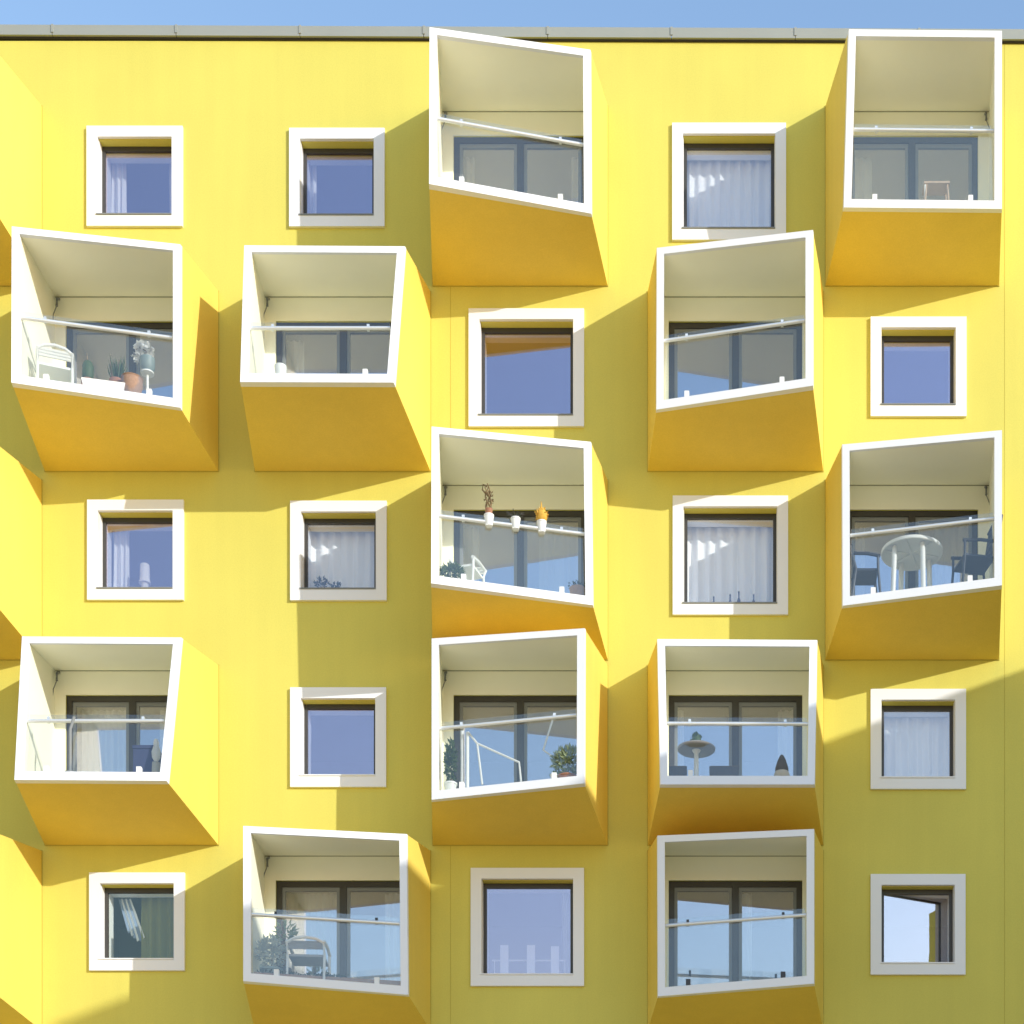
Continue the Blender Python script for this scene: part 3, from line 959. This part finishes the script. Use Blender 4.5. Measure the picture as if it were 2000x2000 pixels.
# --- balcony with drying frame and plants
k = (4, 3)
b0 = base(k, 880, .25)
potplant('potted_plant', 'tall dark leafy plant in the left corner beside the white tube frame', 'plant', b0, .1, hz(b0, 1530), PLASTIC, LEAF, 380, (.05, .1, .33), .075)
b0 = base(k, 1108, .22)
potplant('potted_plant', 'bushy variegated plant in the right corner beside the white tube frame', 'plant', b0, .15, hz(b0, 1517), TERRA, LEAFPALE, 420, (.22, .15, .19), .085)
b0 = base(k, 1081, .1)
p = thing('flower_pot', 'tiny white pot at the foot of the bushy plant', 'pot', b0)
part(p, 'pot', PLASTIC, lambda b: b.lathe([(.035, 0), (.05, hz(b0, 1513)), (.04, hz(b0, 1513)), (.035, .03)]), True)
part(p, 'foliage', LEAF, lambda b: b.bush((0, 0, hz(b0, 1513)), (.05, .04, .03), 30, .04))
b0 = base(k, 960, .3)
p = thing('drying_rack', 'white tubular drying rack standing on the balcony above the shaded window', 'drying rack', b0)


def pt(px, py, back=0.0):
    v = P(px, py, -(b0.y + back))
    return v - b0


part(p, 'side_frame', PLASTIC, lambda b: b.tube([pt(913, 1545), pt(913, 1430)], .026, 8), True)
part(p, 'side_frame', PLASTIC, lambda b: b.tube([pt(903, 1545, .05), pt(903, 1428, .05)], .026, 8), True)
part(p, 'folding_arm', PLASTIC, lambda b: b.tube([pt(914, 1430), pt(932, 1452), pt(1014, 1489), pt(1018, 1530)], .017, 8), True)
part(p, 'folding_arm', PLASTIC, lambda b: b.tube([pt(932, 1452), pt(942, 1532)], .015, 8), True)
part(p, 'folding_arm', PLASTIC, lambda b: b.tube([pt(1080, 1404), pt(1061, 1465), pt(1106, 1496), pt(1104, 1535)], .016, 8), True)

# --- pedestal table and cone
k = (4, 4)
b0 = base(k, 1360, .42)
ht = hz(b0, 1462)
p = thing('pedestal_table', 'round grey pedestal table with a white foot on the lower balcony', 'table', b0)
part(p, 'tabletop', GREYWOOD, lambda b: b.lathe([(.05, ht - .03), (.28, ht - .03), (.295, ht - .015), (.295, ht), (.05, ht)], n=32), True)
part(p, 'column', PLASTIC, lambda b: b.lathe([(.16, 0), (.15, .03), (.04, .08), (.032, ht - .08), (.07, ht - .03)], n=16), True)
b1 = b0 + Vector((0, .02, ht + .001))
p = thing('potted_plant', 'small cone shaped plant in a white bowl on the pedestal table', 'plant', b1)
part(p, 'bowl', PLASTIC, lambda b: b.lathe([(.05, 0), (.1, .05), (.11, .08), (.09, .08)]), True)
part(p, 'foliage', LEAF, lambda b: (b.lathe([(.08, .075), (.075, .14), (.045, .22), (.01, .27)], n=14), b.bush((0, 0, .15), (.075, .075, .09), 120, .04)))
for pa, pb, lab in ((1306, 1342, 'narrow dark planter box left of the pedestal table foot'), (1385, 1444, 'wide dark planter box right of the pedestal table foot')):
    bb = base(k, (pa + pb) / 2, .25)
    hw = (pb - pa) / 2 / PPM / 1.07
    hh = hz(bb, 1503)
    p = thing('planter_box', lab, 'planter', bb, 'dark planter boxes')
    part(p, 'trough', SAIL, lambda b: b.hexa([(-hw * .95, -.1, 0), (hw * .95, -.1, 0), (hw * .95, .1, 0), (-hw * .95, .1, 0)],
                                             [(-hw, -.12, hh), (hw, -.12, hh), (hw, .12, hh), (-hw, .12, hh)]))
    part(p, 'soil', DRY, lambda b: b.box(-hw * .94, hw * .94, -.11, .11, hh, hh + .01))
bb = base(k, 1527, .12)
hh = hz(bb, 1474)
p = thing('cone_ornament', 'dark pointed cone ornament with a pale base, right of the pedestal table', 'ornament', bb)
part(p, 'base', STONE, lambda b: b.lathe([(.12, 0), (.125, .05), (.105, .1)], n=18), True)
part(p, 'cone', SAIL, lambda b: b.lathe([(.104, .1), (.1, hh * .45), (.065, hh * .75), (.03, hh * .95), (.008, hh)], n=18), True)

# --- bottom balcony with slatted chair and plants
k = (5, 2)
b0 = base(k, 603, .5)
chair('grey slatted armchair with a curved top on the bottom left balcony', b0, math.radians(184), SLATS, slats=5, w=.56, seat=.4, top=hz(b0, 1836) - .1, slatm=GREYWOOD, arm=.16)
b0 = base(k, 530, .4)
p = potplant('potted_plant', 'large leafy grey green plant left of the slatted armchair', 'plant', b0, .17, hz(b0, 1893), POTGREY, LEAFGLARE, 330, (.21, .17, .22), .09)
b0 = base(k, 552, .7)
p = thing('potted_palm', 'tall dark stemmed plant behind the leafy one at the bottom left balcony', 'plant', b0)
ht = hz(b0, 1800)
part(p, 'pot', SAIL, lambda b: b.lathe([(.11, 0), (.14, .3), (.12, .3)]), True)
part(p, 'stem', DRY, lambda b: b.tube([(0, 0, .28), (.02, 0, ht * .6), (0, 0, ht)], [.045, .04, .025], 8), True)
part(p, 'foliage', LEAFPALE, lambda b: b.bush((.05, 0, ht - .2), (.12, .1, .2), 60, .12))
b0 = base(k, 640, .06)
p = thing('flower_trough', 'low brown trough of small plants along the glass foot of the bottom left balcony', 'planter', b0)
p.rotation_euler[2] = math.atan2(INFO[k]['Fi'][2].y - INFO[k]['Fi'][3].y, INFO[k]['Fi'][2].x - INFO[k]['Fi'][3].x)
p.location.y += .11
part(p, 'trough', WICKER, lambda b: b.box(-1.12, 1.1, .02, .14, 0, .075))
part(p, 'foliage', LEAFDARK, lambda b: [b.bush((random.uniform(-1.05, .3), .08, .085), (.08, .04, .03), 16, .05) for _ in range(22)])

# ------------------------------------------------------------------ things on the window sills
def sill(k, px, y=.33):
    a, b, c, d = WIN[k]
    return Vector((P(px, 0, -y).x, y, Z(d - TRIM) + .061))


def hs_(b, py):
    return P(0, py, -b.y).z - b.z


b0 = sill((3, 1), 283)
p = thing('table_lamp', 'small white lamp with a flared shade on the window sill', 'lamp', b0)
hh = hs_(b0, 1103)
part(p, 'base', SHADE, lambda b: b.lathe([(.05, 0), (.055, .02), (.05, hh * .25), (.062, hh * .48), (.02, hh * .5)], n=18), True)
part(p, 'shade', SHADE, lambda b: b.lathe([(.1, hh * .42), (.08, hh * .55), (.075, hh * .98), (.068, hh), (.06, hh * .98), (.075, hh * .5)], n=20), True)
for i, (pxx, top, lab) in enumerate(((1394, 1172, 'short dark bottle on the large window sill, leftmost'), (1426, 1168, 'thin dark bottle on the large window sill, second from left'),
                                     (1443, 1162, 'tall dark bottle on the large window sill'), (1472, 1168, 'stout dark bottle on the large window sill, rightmost'))):
    b0 = sill((3, 4), pxx)
    hh = hs_(b0, top - 6)
    p = thing('bottle', lab, 'bottle', b0, 'dark bottles on the window sill')
    part(p, 'body', PLUM, lambda b: b.lathe([(.026, 0), (.03, .01), (.03, hh * .55), (.012, hh * .72), (.012, hh * .94), (.015, hh)], n=14), True)
    part(p, 'cap', STONE, lambda b: b.lathe([(.014, hh), (.014, hh + .012), (.01, hh + .014)], n=12), True)
for pxx, wd, top, lab in ((985, 16, 1846, 'white upright panel on the shaded window sill, leftmost of three'), (1037, 16, 1846, 'white upright panel on the shaded window sill, middle of three'),
                          (1084, 16, 1848, 'white upright panel on the shaded window sill, rightmost of three')):
    b0 = sill((5, 3), pxx)
    hh = hs_(b0, top)
    p = thing('picture_frame', lab, 'panel', b0, 'white panels on the sill')
    hw = wd / 2 / PPM
    part(p, 'board', PLASTIC, lambda b: b.box(-hw, hw, -.008, .008, 0, hh))
    part(p, 'strut', PLASTIC, lambda b: b.tube([(0, .008, hh * .7), (0, .07, 0)], .006, 6))
b0 = sill((5, 3), 1035, .38)
p = thing('towel_bar', 'thin white bar across the shaded window behind the white panels', 'bar', b0)
part(p, 'bar', PLASTIC, lambda b: b.tube([(-.62, 0, hs_(b0, 1876)), (.6, 0, hs_(b0, 1876))], .014, 8), True)
for sx in (-.58, .57):
    part(p, 'post', PLASTIC, lambda b, sx=sx: b.tube([(sx, 0, 0), (sx, 0, hs_(b0, 1876))], .01, 8), True)
for pxx, top, lab in ((628, 1126, 'tall dark leaf silhouette plant on the sill before the white curtain'), (655, 1138, 'low dark plant on the sill before the white curtain')):
    b0 = sill((3, 2), pxx, .36)
    hh = hs_(b0, top)
    p = thing('sill_plant', lab, 'plant', b0)
    part(p, 'pot', SAIL, lambda b: b.lathe([(.04, 0), (.055, .08), (.045, .08)], n=14), True)
    part(p, 'foliage', LEAFDARK, lambda b: b.bush((0, 0, hh * .55), (.09, .04, hh * .4), 60, .07))
# towel hung in the bottom left window
a, b_, c, d = WIN[(5, 1)]
tw = thing('striped_towel', 'blue and white striped towel hanging in the bottom left window', 'towel', (X(214), .47, Z(b_ + TRIM + 8)))
for i in range(6):
    x_0, x_1 = -.02 + i * .034, -.02 + (i + 1) * .034
    lo = 1.0 - .06 * abs(3.5 - i)
    mm = TOWELA if i % 2 else TOWELB
    part(tw, 'stripe', mm, lambda b, x_0=x_0, x_1=x_1, lo=lo, i=i: b.hexa(
        [(x_0 + .16 + i * .012, .03 * (i % 2), -lo * .72), (x_1 + .17 + i * .012, .03 * ((i + 1) % 2), -lo * .70), (x_1 + .17 + i * .012, .03 * ((i + 1) % 2) + .006, -lo * .70), (x_0 + .16 + i * .012, .03 * (i % 2) + .006, -lo * .72)],
        [(x_0, .02 * (i % 2), 0), (x_1, .02 * ((i + 1) % 2), 0), (x_1, .02 * ((i + 1) % 2) + .006, 0), (x_0, .02 * (i % 2) + .006, 0)]))
